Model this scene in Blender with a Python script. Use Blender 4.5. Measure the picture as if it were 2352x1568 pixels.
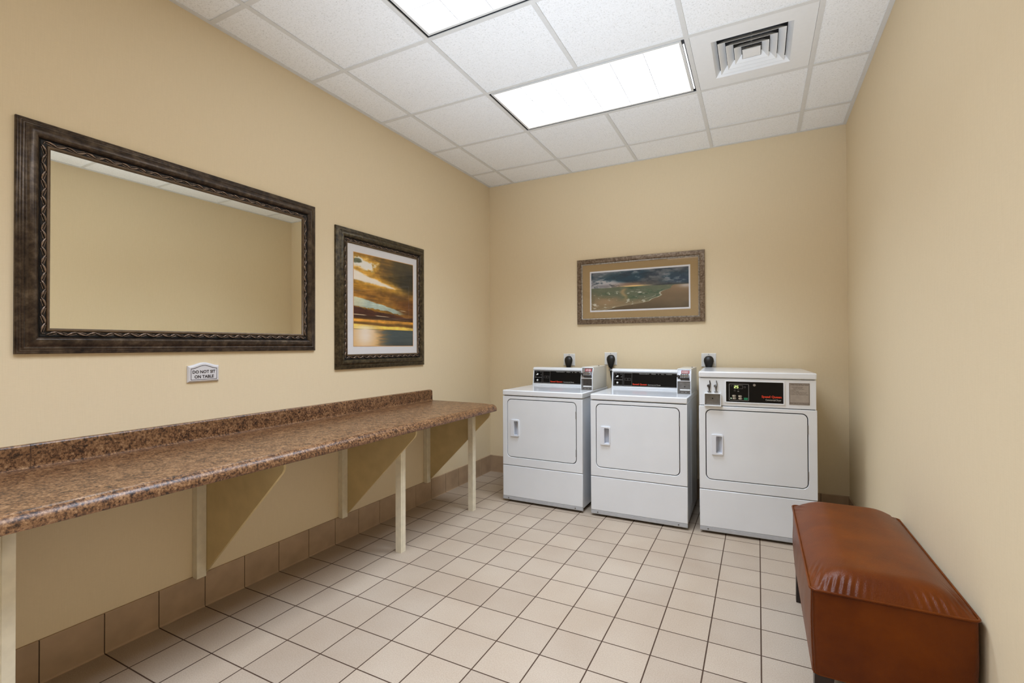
import bpy, bmesh, math, random
import numpy as np
from mathutils import Matrix, Vector

# ------------------------------------------------------------------ clearing
for o in list(bpy.data.objects):
    bpy.data.objects.remove(o, do_unlink=True)
scene = bpy.context.scene
C = scene.collection
random.seed(4)

# ------------------------------------------------------------------ camera
W, H = 3.022, 2.893          # room width (x), ceiling height (z); back wall is y = 0
FRONT = -5.6                 # wall behind the camera
CAM = (2.4338, -4.2309, 1.2737)
YAW, PITCH, ROLL, FPX = 0.4759, 0.0090, -0.0038, 1095.4
def cam_axes():
    f = Vector((-math.sin(YAW)*math.cos(PITCH), math.cos(YAW)*math.cos(PITCH), math.sin(PITCH)))
    r = Vector((math.cos(YAW), math.sin(YAW), 0))
    u = r.cross(f)
    c, s = math.cos(ROLL), math.sin(ROLL)
    return c*r+s*u, -s*r+c*u, f
cd = bpy.data.cameras.new('camera')
cd.sensor_width = 36
cd.lens = 36*FPX/2352
cd.clip_start = 0.02
cam = bpy.data.objects.new('camera', cd)
C.objects.link(cam)
r_, u_, f_ = cam_axes()
cam.matrix_world = Matrix(((r_.x, u_.x, -f_.x, CAM[0]), (r_.y, u_.y, -f_.y, CAM[1]), (r_.z, u_.z, -f_.z, CAM[2]), (0, 0, 0, 1)))
scene.camera = cam

# ------------------------------------------------------------------ world, exposure, lamp levels
wd = bpy.data.worlds.new('world')
scene.world = wd
wd.use_nodes = True
wd.node_tree.nodes['Background'].inputs[0].default_value = (1, 0.97, 0.92, 1)
wd.node_tree.nodes['Background'].inputs[1].default_value = 0.02
vs = scene.view_settings
vs.view_transform = 'Standard'
vs.look = 'None'
vs.gamma = 1
vs.use_curve_mapping = False
vs.exposure = 0.17
# watts of each ceiling lamp, from the back wall towards the camera and beyond
LAMP = [(13.5, (0.95, 1.11, 1.33)), (12.0, (0.94, 1.11, 1.36)), (12.0, (0.94, 1.11, 1.38)), (12.0, (0.94, 1.11, 1.38))]
SPREAD = 108      # the prismatic lenses throw their light mostly downward
# added fill light, low behind the camera, tilted up to brighten the ceiling
sl = bpy.data.lights.new('ceiling_fill', 'AREA')
sl.shape = 'RECTANGLE'; sl.size = 1.9; sl.size_y = 1.0; sl.energy = 14.5; sl.spread = math.radians(54); sl.color = (0.93, 1.08, 1.28)
so = bpy.data.objects.new('ceiling_fill', sl)
C.objects.link(so)
so.location = (1.65, -4.3, 0.12)
so.rotation_euler = (Vector((1.7, -1.75, 2.89))-Vector(so.location)).to_track_quat('-Z', 'Y').to_euler()

# ------------------------------------------------------------------ helpers
def lin(c):
    return tuple((v/255/12.92 if v/255 <= 0.04045 else ((v/255+0.055)/1.055)**2.4) for v in c)

def tag(o, label=None, cat=None, group=None, kind=None):
    if label: o['label'] = label
    if cat: o['category'] = cat
    if group: o['group'] = group
    if kind: o['kind'] = kind
    return o

def thing(name, label, cat, loc=(0, 0, 0), rz=0.0, group=None):
    o = bpy.data.objects.new(name, None)
    o.empty_display_size = 0.1
    C.objects.link(o)
    o.location = loc
    o.rotation_euler = (0, 0, rz)
    return tag(o, label, cat, group)

def link(name, me, mats, parent=None, bevel=0, seg=2, smooth=False, angle=0.6):
    if not isinstance(mats, (list, tuple)): mats = [mats]
    for m in mats: me.materials.append(m)
    o = bpy.data.objects.new(name, me)
    C.objects.link(o)
    if parent is not None: o.parent = parent
    if smooth:
        for p in me.polygons: p.use_smooth = True
    if bevel:
        b = o.modifiers.new('bevel', 'BEVEL')
        b.width = bevel; b.segments = seg; b.limit_method = 'ANGLE'; b.angle_limit = angle
        b.harden_normals = False
        for p in me.polygons: p.use_smooth = True
        try: me.set_sharp_from_angle(angle=0.7)
        except Exception: pass
    return o

class MB:
    """collects shapes into one mesh"""
    def __init__(s): s.v = []; s.f = []; s.m = []
    def add(s, vs, fs, mi=0):
        b = len(s.v); s.v += [tuple(v) for v in vs]
        for f in fs: s.f.append(tuple(b+i for i in f)); s.m.append(mi)
        return s
    def box(s, x0, x1, y0, y1, z0, z1, mi=0):
        vs = [(x0,y0,z0),(x1,y0,z0),(x1,y1,z0),(x0,y1,z0),(x0,y0,z1),(x1,y0,z1),(x1,y1,z1),(x0,y1,z1)]
        return s.add(vs, [(3,2,1,0),(4,5,6,7),(0,1,5,4),(1,2,6,5),(2,3,7,6),(3,0,4,7)], mi)
    def prism(s, poly, a0, a1, axis='y', mi=0):
        """poly: list of 2D points (x,z) for axis y, (y,z) for axis x, (x,y) for axis z; ccw or cw both fine"""
        n = len(poly)
        def P(p, a):
            return (p[0], a, p[1]) if axis == 'y' else ((a, p[0], p[1]) if axis == 'x' else (p[0], p[1], a))
        vs = [P(p, a0) for p in poly]+[P(p, a1) for p in poly]
        fs = [tuple(range(n))[::-1], tuple(range(n, 2*n))]+[(i, (i+1) % n, n+(i+1) % n, n+i) for i in range(n)]
        return s.add(vs, fs, mi)
    def cyl(s, p0, p1, r0, r1=None, n=16, mi=0, cap=True):
        r1 = r0 if r1 is None else r1
        p0 = Vector(p0); p1 = Vector(p1); d = (p1-p0).normalized()
        a = d.orthogonal().normalized(); b = d.cross(a)
        vs = []
        for p, r in ((p0, r0), (p1, r1)):
            for i in range(n):
                t = 2*math.pi*i/n; vs.append(p+a*math.cos(t)*r+b*math.sin(t)*r)
        fs = [(i, (i+1) % n, n+(i+1) % n, n+i) for i in range(n)]
        if cap: fs += [tuple(range(n))[::-1], tuple(range(n, 2*n))]
        return s.add(vs, fs, mi)
    def tube(s, pts, rad, n=8, mi=0, closed=False):
        pts = [Vector(p) for p in pts]; m = len(pts)
        if not hasattr(rad, '__len__'): rad = [rad]*m
        rings = []; up = None
        for i, p in enumerate(pts):
            if closed: d = pts[(i+1) % m]-pts[i-1]
            else: d = pts[min(i+1, m-1)]-pts[max(i-1, 0)]
            d.normalize()
            if up is None: up = d.orthogonal().normalized()
            up = (up-d*up.dot(d)).normalized(); b = d.cross(up)
            rings.append([p+(up*math.cos(2*math.pi*k/n)+b*math.sin(2*math.pi*k/n))*rad[i] for k in range(n)])
        vs = [v for r in rings for v in r]; fs = []
        for i in range(m if closed else m-1):
            j = (i+1) % m
            for k in range(n): fs.append((i*n+k, i*n+(k+1) % n, j*n+(k+1) % n, j*n+k))
        if not closed: fs += [tuple(range(n))[::-1], tuple((m-1)*n+k for k in range(n))]
        return s.add(vs, fs, mi)
    def loft(s, rings, mi=0, close=True, cap=True):
        n = len(rings[0]); vs = [v for r in rings for v in r]; fs = []
        for i in range(len(rings)-1):
            for k in range(n if close else n-1):
                fs.append((i*n+k, i*n+(k+1) % n, (i+1)*n+(k+1) % n, (i+1)*n+k))
        if cap: fs += [tuple(range(n))[::-1], tuple((len(rings)-1)*n+k for k in range(n))]
        return s.add(vs, fs, mi)
    def mesh(s, fix=True):
        me = bpy.data.meshes.new('m')
        me.from_pydata(s.v, [], s.f)
        for p, m in zip(me.polygons, s.m): p.material_index = m
        if fix:
            bm = bmesh.new(); bm.from_mesh(me)
            bmesh.ops.recalc_face_normals(bm, faces=bm.faces)
            bm.to_mesh(me); bm.free()
        me.update()
        return me
    def build(s, name, mats, parent=None, **k):
        return link(name, s.mesh(), mats, parent, **k)

def rrect(x0, x1, z0, z1, r, n=6):
    pts = []
    for cx, cz, a in ((x1-r, z1-r, 0), (x0+r, z1-r, 90), (x0+r, z0+r, 180), (x1-r, z0+r, 270)):
        for i in range(n+1):
            t = math.radians(a+90*i/n); pts.append((cx+r*math.cos(t), cz+r*math.sin(t)))
    return pts

def holed(mb, outer, holes, y0, y1, mi=0):
    """plate in the xz plane between y0 and y1 with holes"""
    bm = bmesh.new(); loops = [outer]+holes; alle = []; idx = []
    for lp in loops:
        vs = [bm.verts.new((p[0], y0, p[1])) for p in lp]
        alle += [bm.edges.new((vs[i], vs[(i+1) % len(vs)])) for i in range(len(vs))]
        idx.append(vs)
    bmesh.ops.triangle_fill(bm, edges=alle, use_beauty=True)
    bm.verts.index_update()
    V = [v.co.copy() for v in bm.verts]; F = [[v.index for v in f.verts] for f in bm.faces]
    n = len(V)
    mb.add([tuple(v) for v in V]+[(v.x, y1, v.z) for v in V],
           [tuple(f) for f in F]+[tuple(n+i for i in reversed(f)) for f in F] +
           [(l[i].index, l[(i+1) % len(l)].index, n+l[(i+1) % len(l)].index, n+l[i].index) for l in idx for i in range(len(l))], mi)
    bm.free()
    return mb

def lettering(name, s, x0, x1, z0, z1, y, mat, parent, fat=0.0, keep=False):
    """flat raised lettering facing -y fitted into the box x0..x1, z0..z1"""
    cu = bpy.data.curves.new('t', 'FONT'); cu.body = s; cu.size = 1; cu.offset = fat; cu.resolution_u = 3
    cu.extrude = 0.0
    to = bpy.data.objects.new('t', cu); C.objects.link(to)
    dg = bpy.context.evaluated_depsgraph_get(); dg.update()
    me = bpy.data.meshes.new_from_object(to.evaluated_get(dg))
    bpy.data.objects.remove(to, do_unlink=True); bpy.data.curves.remove(cu)
    n = len(me.vertices); co = np.zeros(n*3, dtype=np.float32); me.vertices.foreach_get('co', co); co = co.reshape(-1, 3)
    a = co.min(0); b = co.max(0)
    out = np.zeros_like(co)
    out[:, 0] = x0+(co[:, 0]-a[0])/(b[0]-a[0])*(x1-x0)
    out[:, 2] = z0+(co[:, 1]-a[1])/(b[1]-a[1])*(z1-z0)
    out[:, 1] = y
    me.vertices.foreach_set('co', out.ravel()); me.update()
    return link(name, me, mat, parent)

# ------------------------------------------------------------------ materials
def newmat(name):
    m = bpy.data.materials.new(name); m.use_nodes = True
    nt = m.node_tree; nt.nodes.clear()
    out = nt.nodes.new('ShaderNodeOutputMaterial'); bs = nt.nodes.new('ShaderNodeBsdfPrincipled')
    nt.links.new(bs.outputs[0], out.inputs[0])
    return m, nt, bs
def N(nt, t, **k):
    n = nt.nodes.new('ShaderNode'+t)
    for a, b in k.items(): setattr(n, a, b)
    return n
def coords(nt, scale=(1, 1, 1), loc=(0, 0, 0)):
    tc = N(nt, 'TexCoord'); mp = N(nt, 'Mapping'); nt.links.new(tc.outputs['Object'], mp.inputs[0])
    mp.inputs['Scale'].default_value = scale; mp.inputs['Location'].default_value = loc
    return mp.outputs[0]
def noise(nt, vec, scale, detail=3, rough=0.5):
    n = N(nt, 'TexNoise'); nt.links.new(vec, n.inputs['Vector'])
    n.inputs['Scale'].default_value = scale; n.inputs['Detail'].default_value = detail; n.inputs['Roughness'].default_value = rough
    return n.outputs['Fac']
def ramp(nt, fac, stops):
    r = N(nt, 'ValToRGB'); nt.links.new(fac, r.inputs[0]); e = r.color_ramp.elements
    while len(e) < len(stops): e.new(0.5)
    for el, (p, c) in zip(e, stops):
        el.position = p; el.color = (*lin(c), 1)
    return r.outputs[0]
def bump(nt, bs, h, dist=0.001, strength=0.5):
    b = N(nt, 'Bump'); b.inputs['Distance'].default_value = dist; b.inputs['Strength'].default_value = strength
    nt.links.new(h, b.inputs['Height']); nt.links.new(b.outputs[0], bs.inputs['Normal'])
def plain(name, col, rough=0.5, metal=0.0, coat=0.0, var=0.03, nscale=40, bmp=0.0, spec=0.5):
    m, nt, bs = newmat(name)
    v = coords(nt); f = noise(nt, v, nscale)
    lo = tuple(max(0, c*(1-var)) for c in col); hi = tuple(min(255, c*(1+var)) for c in col)
    nt.links.new(ramp(nt, f, [(0.3, lo), (0.7, hi)]), bs.inputs['Base Color'])
    bs.inputs['Roughness'].default_value = rough; bs.inputs['Metallic'].default_value = metal
    bs.inputs['Coat Weight'].default_value = coat; bs.inputs['Coat Roughness'].default_value = 0.08
    bs.inputs['Specular IOR Level'].default_value = spec
    if bmp: bump(nt, bs, f, bmp)
    return m

def wall_mat():
    m, nt, bs = newmat('wall covering')
    f1 = noise(nt, coords(nt, (260, 260, 14)), 1, 2)      # vertical threads
    f2 = noise(nt, coords(nt, (40, 40, 300)), 1, 2)       # horizontal threads
    add = N(nt, 'Math', operation='ADD'); nt.links.new(f1, add.inputs[0]); nt.links.new(f2, add.inputs[1])
    mu = N(nt, 'Math', operation='MULTIPLY'); nt.links.new(add.outputs[0], mu.inputs[0]); mu.inputs[1].default_value = 0.5
    nt.links.new(ramp(nt, mu.outputs[0], [(0.3, (231, 213, 179)), (0.7, (236, 218, 185))]), bs.inputs['Base Color'])
    bs.inputs['Roughness'].default_value = 0.75; bs.inputs['Specular IOR Level'].default_value = 0.25
    bump(nt, bs, mu.outputs[0], 0.0004, 0.25)
    return m

TS = 0.2032; FX0 = -0.0016; FY0 = -2.6262            # floor tile pitch and joint origin
def floor_mat():
    m, nt, bs = newmat('floor tile')
    tc = N(nt, 'TexCoord'); sp = N(nt, 'SeparateXYZ'); nt.links.new(tc.outputs['Object'], sp.inputs[0])
    ds = []; cells = []
    for ax, o in ((0, FX0), (1, FY0)):
        a = N(nt, 'Math', operation='SUBTRACT'); nt.links.new(sp.outputs[ax], a.inputs[0]); a.inputs[1].default_value = o
        d = N(nt, 'Math', operation='DIVIDE'); nt.links.new(a.outputs[0], d.inputs[0]); d.inputs[1].default_value = TS
        fl = N(nt, 'Math', operation='FLOOR'); nt.links.new(d.outputs[0], fl.inputs[0]); cells.append(fl.outputs[0])
        fr = N(nt, 'Math', operation='FRACT'); nt.links.new(d.outputs[0], fr.inputs[0])
        s = N(nt, 'Math', operation='SUBTRACT'); nt.links.new(fr.outputs[0], s.inputs[0]); s.inputs[1].default_value = 0.5
        ab = N(nt, 'Math', operation='ABSOLUTE'); nt.links.new(s.outputs[0], ab.inputs[0]); ds.append(ab.outputs[0])
    mx = N(nt, 'Math', operation='MAXIMUM'); nt.links.new(ds[0], mx.inputs[0]); nt.links.new(ds[1], mx.inputs[1])
    mr = N(nt, 'MapRange', interpolation_type='SMOOTHSTEP'); nt.links.new(mx.outputs[0], mr.inputs[0])
    mr.inputs[1].default_value = 0.5-0.0155; mr.inputs[2].default_value = 0.5-0.0095
    cx = N(nt, 'CombineXYZ'); nt.links.new(cells[0], cx.inputs[0]); nt.links.new(cells[1], cx.inputs[1])
    wn = N(nt, 'TexWhiteNoise'); nt.links.new(cx.outputs[0], wn.inputs['Vector'])
    tile = ramp(nt, wn.outputs['Value'], [(0.0, (176, 159, 141)), (1.0, (186, 169, 150))])
    big = noise(nt, coords(nt), 2.2, 4)
    sp2 = noise(nt, coords(nt), 220, 2)
    mc = N(nt, 'MixRGB', blend_type='MULTIPLY'); mc.inputs[0].default_value = 1
    nt.links.new(tile, mc.inputs[1]); nt.links.new(ramp(nt, sp2, [(0.3, (236, 234, 230)), (0.6, (255, 255, 255))]), mc.inputs[2])
    mb_ = N(nt, 'MixRGB', blend_type='MULTIPLY'); mb_.inputs[0].default_value = 1
    nt.links.new(mc.outputs[0], mb_.inputs[1]); nt.links.new(ramp(nt, big, [(0.35, (244, 240, 236)), (0.65, (255, 255, 255))]), mb_.inputs[2])
    mix = N(nt, 'MixRGB'); nt.links.new(mr.outputs[0], mix.inputs[0]); nt.links.new(mb_.outputs[0], mix.inputs[1])
    mix.inputs[2].default_value = (*lin((70, 50, 36)), 1)
    nt.links.new(mix.outputs[0], bs.inputs['Base Color'])
    rr = N(nt, 'MapRange'); nt.links.new(mr.outputs[0], rr.inputs[0]); rr.inputs[3].default_value = 0.5; rr.inputs[4].default_value = 0.9
    nt.links.new(rr.outputs[0], bs.inputs['Roughness'])
    bs.inputs['Specular IOR Level'].default_value = 0.35
    inv = N(nt, 'Math', operation='SUBTRACT'); inv.inputs[0].default_value = 1; nt.links.new(mr.outputs[0], inv.inputs[1])
    bump(nt, bs, inv.outputs[0], 0.002, 0.6)
    return m

def panel_mat():
    m, nt, bs = newmat('acoustic ceiling panel')
    f = noise(nt, coords(nt), 380, 3, 0.6); g = noise(nt, coords(nt), 120, 3, 0.7)
    mx = N(nt, 'Math', operation='MULTIPLY'); nt.links.new(f, mx.inputs[0]); nt.links.new(g, mx.inputs[1])
    nt.links.new(ramp(nt, mx.outputs[0], [(0.12, (196, 195, 192)), (0.19, (242, 242, 241)), (0.3, (250, 250, 250))]), bs.inputs['Base Color'])
    bs.inputs['Roughness'].default_value = 0.9; bs.inputs['Specular IOR Level'].default_value = 0.1
    bump(nt, bs, mx.outputs[0], 0.002, 0.5)
    return m

def laminate_mat():
    m, nt, bs = newmat('granite pattern laminate')
    v = coords(nt)
    a = noise(nt, v, 115, 4, 0.66); b = noise(nt, coords(nt, loc=(3, 5, 1)), 30, 4, 0.65)
    mi = N(nt, 'Math', operation='MULTIPLY_ADD'); nt.links.new(b, mi.inputs[0]); mi.inputs[1].default_value = 0.55; mi.inputs[2].default_value = -0.27
    ad = N(nt, 'Math', operation='ADD'); nt.links.new(a, ad.inputs[0]); nt.links.new(mi.outputs[0], ad.inputs[1])
    nt.links.new(ramp(nt, ad.outputs[0], [(0.32, (34, 20, 13)), (0.43, (84, 55, 35)), (0.52, (122, 86, 56)), (0.6, (138, 101, 68)), (0.72, (168, 132, 96))]), bs.inputs['Base Color'])
    bs.inputs['Roughness'].default_value = 0.33; bs.inputs['Specular IOR Level'].default_value = 0.5
    bump(nt, bs, a, 0.0004, 0.4)
    return m

def leather_mat():
    m, nt, bs = newmat('cognac leather')
    v = coords(nt)
    big = noise(nt, v, 4.5, 4, 0.6)
    nt.links.new(ramp(nt, big, [(0.3, (84, 34, 2)), (0.7, (114, 54, 3))]), bs.inputs['Base Color'])
    vo = N(nt, 'TexVoronoi'); nt.links.new(coords(nt, (1, 1, 0.55)), vo.inputs['Vector']); vo.inputs['Scale'].default_value = 300
    bs.inputs['Roughness'].default_value = 0.34; bs.inputs['Specular IOR Level'].default_value = 0.2
    bump(nt, bs, vo.outputs['Distance'], 0.0008, 0.45)
    return m

def frame_mat(name, c0, c1, c2, scale):
    m, nt, bs = newmat(name)
    f = noise(nt, coords(nt, scale), 1, 4, 0.65)
    nt.links.new(ramp(nt, f, [(0.3, c0), (0.5, c1), (0.7, c2)]), bs.inputs['Base Color'])
    bs.inputs['Roughness'].default_value = 0.3; bs.inputs['Metallic'].default_value = 0.45
    bump(nt, bs, f, 0.0008, 0.5)
    return m

def art_mat(name):
    m, nt, bs = newmat(name)
    at = N(nt, 'Attribute', attribute_name='print'); nt.links.new(at.outputs['Color'], bs.inputs['Base Color'])
    bs.inputs['Roughness'].default_value = 0.6
    return m

def glass_mat():
    m, nt, bs = newmat('picture glass')
    nt.nodes.remove(bs)
    out = [n for n in nt.nodes if n.type == 'OUTPUT_MATERIAL'][0]
    tr = N(nt, 'BsdfTransparent'); gl = N(nt, 'BsdfGlossy'); gl.inputs['Roughness'].default_value = 0.02
    lw = N(nt, 'LayerWeight'); lw.inputs[0].default_value = 0.5
    pw_ = N(nt, 'Math', operation='POWER'); nt.links.new(lw.outputs['Facing'], pw_.inputs[0]); pw_.inputs[1].default_value = 5
    fr = N(nt, 'Math', operation='MULTIPLY_ADD'); nt.links.new(pw_.outputs[0], fr.inputs[0]); fr.inputs[1].default_value = 0.9; fr.inputs[2].default_value = 0.02
    mx = N(nt, 'MixShader'); nt.links.new(fr.outputs[0], mx.inputs[0]); nt.links.new(tr.outputs[0], mx.inputs[1]); nt.links.new(gl.outputs[0], mx.inputs[2])
    nt.links.new(mx.outputs[0], out.inputs[0])
    return m

def emit_mat(name, col, strength, var=True):
    m, nt, bs = newmat(name)
    bs.inputs['Base Color'].default_value = (0.9, 0.9, 0.9, 1)
    bs.inputs['Emission Color'].default_value = (*col, 1)
    bs.inputs['Emission Strength'].default_value = strength
    return m

MW = wall_mat(); MF = floor_mat(); MP = panel_mat(); ML = laminate_mat(); MLE = leather_mat()
TBAR = plain('white painted metal grid', (222, 221, 218), 0.45, var=0.01)
VENTW = plain('white enamel vent', (238, 238, 237), 0.45, var=0.005)
BASE = plain('beige cove base tile', (176, 150, 122), 0.45, var=0.05, nscale=9)
GROUT = plain('dark grout', (58, 40, 30), 0.9)
ENAMEL = plain('white enamel', (232, 234, 237), 0.16, coat=0.25, var=0.008, nscale=5)
ENAMELC = plain('off white enamel side', (216, 213, 203), 0.3, coat=0.2, var=0.015, nscale=5)
HANDLE = plain('white plastic handle', (228, 230, 236), 0.35, var=0.005)
KICK = plain('grey enamel kick strip', (184, 185, 188), 0.4, var=0.02)
GAP = plain('dark gap', (14, 14, 15), 0.8)
BLACK = plain('black plastic panel', (11, 11, 13), 0.22, var=0.05, spec=0.22)
CHAR = plain('charcoal panel', (38, 38, 40), 0.4, var=0.05)
LINEG = plain('grey printed line', (112, 110, 108), 0.5)
RED = plain('red lettering', (226, 62, 30), 0.5)
CREAMT = plain('pale grey lettering', (182, 178, 170), 0.5)
CHROME = plain('brushed chrome', (176, 178, 184), 0.25, metal=0.9, var=0.06, nscale=30)
STEEL = plain('grey steel', (122, 120, 118), 0.4, metal=0.6, var=0.06)
DSTEEL = plain('dark steel', (70, 64, 60), 0.45, metal=0.5)
REDP = plain('red plastic', (150, 16, 28), 0.4)
WHITEP = plain('white plastic', (232, 231, 228), 0.4, var=0.01)
RUBBER = plain('black rubber', (14, 14, 15), 0.42, var=0.1)
LABELM = plain('silver label', (168, 158, 148), 0.4, metal=0.2, var=0.03)
LABELT = plain('dark brown print', (66, 54, 46), 0.6)
PAINT = plain('cream painted wood', (230, 220, 196), 0.5, var=0.03, nscale=25, bmp=0.0004)
PAINTB = plain('beige painted board', (206, 184, 136), 0.6, var=0.03, nscale=12, bmp=0.0003)
DWOOD = plain('dark stained wood leg', (34, 20, 15), 0.3, var=0.15)
THREAD = plain('pale stitching edge', (176, 150, 120), 0.8)
GLASS = glass_mat()
FRAMEM = frame_mat('antique bronze frame', (30, 22, 17), (70, 57, 46), (104, 90, 74), (26, 26, 26))
FRAMEO = frame_mat('olive bronze frame', (34, 28, 19), (74, 64, 46), (102, 92, 70), (40, 40, 40))
CARVE = plain('dark carved bronze', (118, 102, 90), 0.26, metal=0.6, var=0.35, nscale=70)
PIT = plain('black ground of the carving', (14, 11, 10), 0.5, metal=0.2)
LIPM = plain('tan bronze lip', (96, 78, 58), 0.4, metal=0.3, var=0.12)
SILVW = frame_mat('weathered silver brown frame', (82, 66, 52), (120, 103, 86), (150, 136, 122), (60, 60, 60))
SILVL = plain('worn silver inner lip', (150, 142, 132), 0.3, metal=0.5, var=0.2, nscale=60)
MATW = plain('white mat board', (226, 224, 226), 0.8, var=0.005)
MATT = plain('tan mat board', (166, 138, 96), 0.8, var=0.01)
GOLDL = plain('gold fillet', (214, 160, 96), 0.5)
MIRROR, _nt, _b = newmat('mirror silver')
_b.inputs['Base Color'].default_value = (0.86, 0.84, 0.74, 1); _b.inputs['Metallic'].default_value = 1; _b.inputs['Roughness'].default_value = 0.0
SIGNM = plain('pale sign plastic', (222, 220, 222), 0.45, var=0.03, nscale=500)
SIGNT = plain('dark brown sign print', (36, 22, 18), 0.5)
DUCT = plain('dark duct', (58, 60, 64), 0.7)
LENS_RIB = plain('lens joint', (200, 202, 206), 0.6)
GREENL = emit_mat('lit green digits', (0.62, 1.0, 0.08), 1.3)
GREENB = plain('green start key', (24, 122, 84), 0.4)
KEYM = plain('cream keys', (186, 176, 160), 0.45)
GREEND = emit_mat('lit green lamp', (0.4, 1.0, 0.35), 2.0)

# ------------------------------------------------------------------ ceiling grid numbers
T = 0.6096; GX = 0.2813; GY = -0.3702; BW = 0.012
gx = [GX+i*T for i in range(5)]
gy = [GY-j*T for j in range(0, 9)]
LIGHTS = [(1, 1), (1, 3), (1, 5), (1, 7)]           # (i, j): from gx[i] to gx[i+2], gy[j] to gy[j+1]

# ------------------------------------------------------------------ room shell
def struct(o): return tag(o, kind='structure')
struct(MB().box(-0.1, W+0.1, FRONT-0.1, 0.1, -0.1, 0).build('floor', MF))
struct(MB().box(-0.1, 0, FRONT-0.1, 0.1, 0, H+0.2).build('wall_left', MW))
struct(MB().box(W, W+0.1, FRONT-0.1, 0.1, 0, H+0.2).build('wall_right', MW))
struct(MB().box(0, W, 0, 0.1, 0, H+0.2).build('wall_back', MW))
struct(MB().box(0, W, FRONT-0.1, FRONT, 0, H+0.2).build('wall_front', MW))

xs = [0]+gx+[W]; ys = [0]+gy+[FRONT]
skip = set()
for i, j in LIGHTS:
    skip.add((i+1, j+1)); skip.add((i+2, j+1))
skip.add((4, 2))                                      # the air vent's cell
mb = MB()
for a in range(len(xs)-1):
    for b in range(len(ys)-1):
        if (a, b) in skip: continue
        mb.box(xs[a]+0.002, xs[a+1]-0.002, ys[b+1]+0.002, ys[b]-0.002, H+0.005, H+0.02)
mb.box(0, W, FRONT, 0, H+0.16, H+0.2)
ceil = struct(mb.build('ceiling', MP))
mb = MB()
def hbar(x0, x1, y):   # along x
    mb.box(x0, x1, y-BW, y+BW, H, H+0.004)
def vbar(x, y0, y1):
    mb.box(x-BW, x+BW, y0, y1, H-0.0006, H+0.0045)
for i, x in enumerate(gx):
    if i == 2:
        segs = [(gy[1], -0.022), (gy[3], gy[2]), (gy[5], gy[4]), (gy[7], gy[6]), (FRONT+0.022, gy[8])]
    else: segs = [(FRONT+0.022, -0.022)]
    for y0, y1 in segs: vbar(x, y0, y1)
for y in gy:
    e = [0]+gx+[W]
    cuts = [0.022, gx[0], gx[1], gx[3], gx[4], W-0.022]
    for a, b in zip(cuts[:-1], cuts[1:]): hbar(a+(BW if a > 0.03 else 0), b-(BW if b < W-0.03 else 0), y)
mb.box(0, 0.022, FRONT, 0, H-0.0003, H+0.005); mb.box(W-0.022, W, FRONT, 0, H-0.0003, H+0.005)
mb.box(0.022, W-0.022, -0.022, 0, H-0.0003, H+0.005); mb.box(0.022, W-0.022, FRONT, FRONT+0.022, H-0.0003, H+0.005)
mb.build('ceiling_grid', TBAR, ceil)

# cove base tiles: every tile has its own body, joints show the grout behind
def cove(name, length, first, loc, rz):
    prof = [(0, 0), (0.0135, 0), (0.0105, 0.0012), (0.0088, 0.004), (0.008, 0.009), (0.008, 0.1615), (0.0065, 0.1645), (0.0035, 0.1655), (0, 0.1655)]
    mb = MB(); a = first-TS
    while a < length:
        b = min(a+TS-0.0035, length); s = max(a, 0)
        if b > s+0.004: mb.prism([(-d, z) for d, z in prof], s, b, 'x', 0)
        a += TS
    mb.box(0, length, -0.0052, 0, 0, 0.1635, 1)
    o = mb.build(name, [BASE, GROUT])
    o.location = loc; o.rotation_euler = (0, 0, rz)
    return struct(o)
# local x runs along the wall, local -y points into the room
kL = (FY0-FRONT) % TS
cove('baseboard_left', -FRONT, kL+0.0017, (0, FRONT, 0), math.pi/2)
cove('baseboard_back', W, (FX0 % TS)+0.0017, (0, 0, 0), 0)
cove('baseboard_right', -FRONT, ((-FY0) % TS)+0.0017, (W, 0, 0), -math.pi/2)

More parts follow.
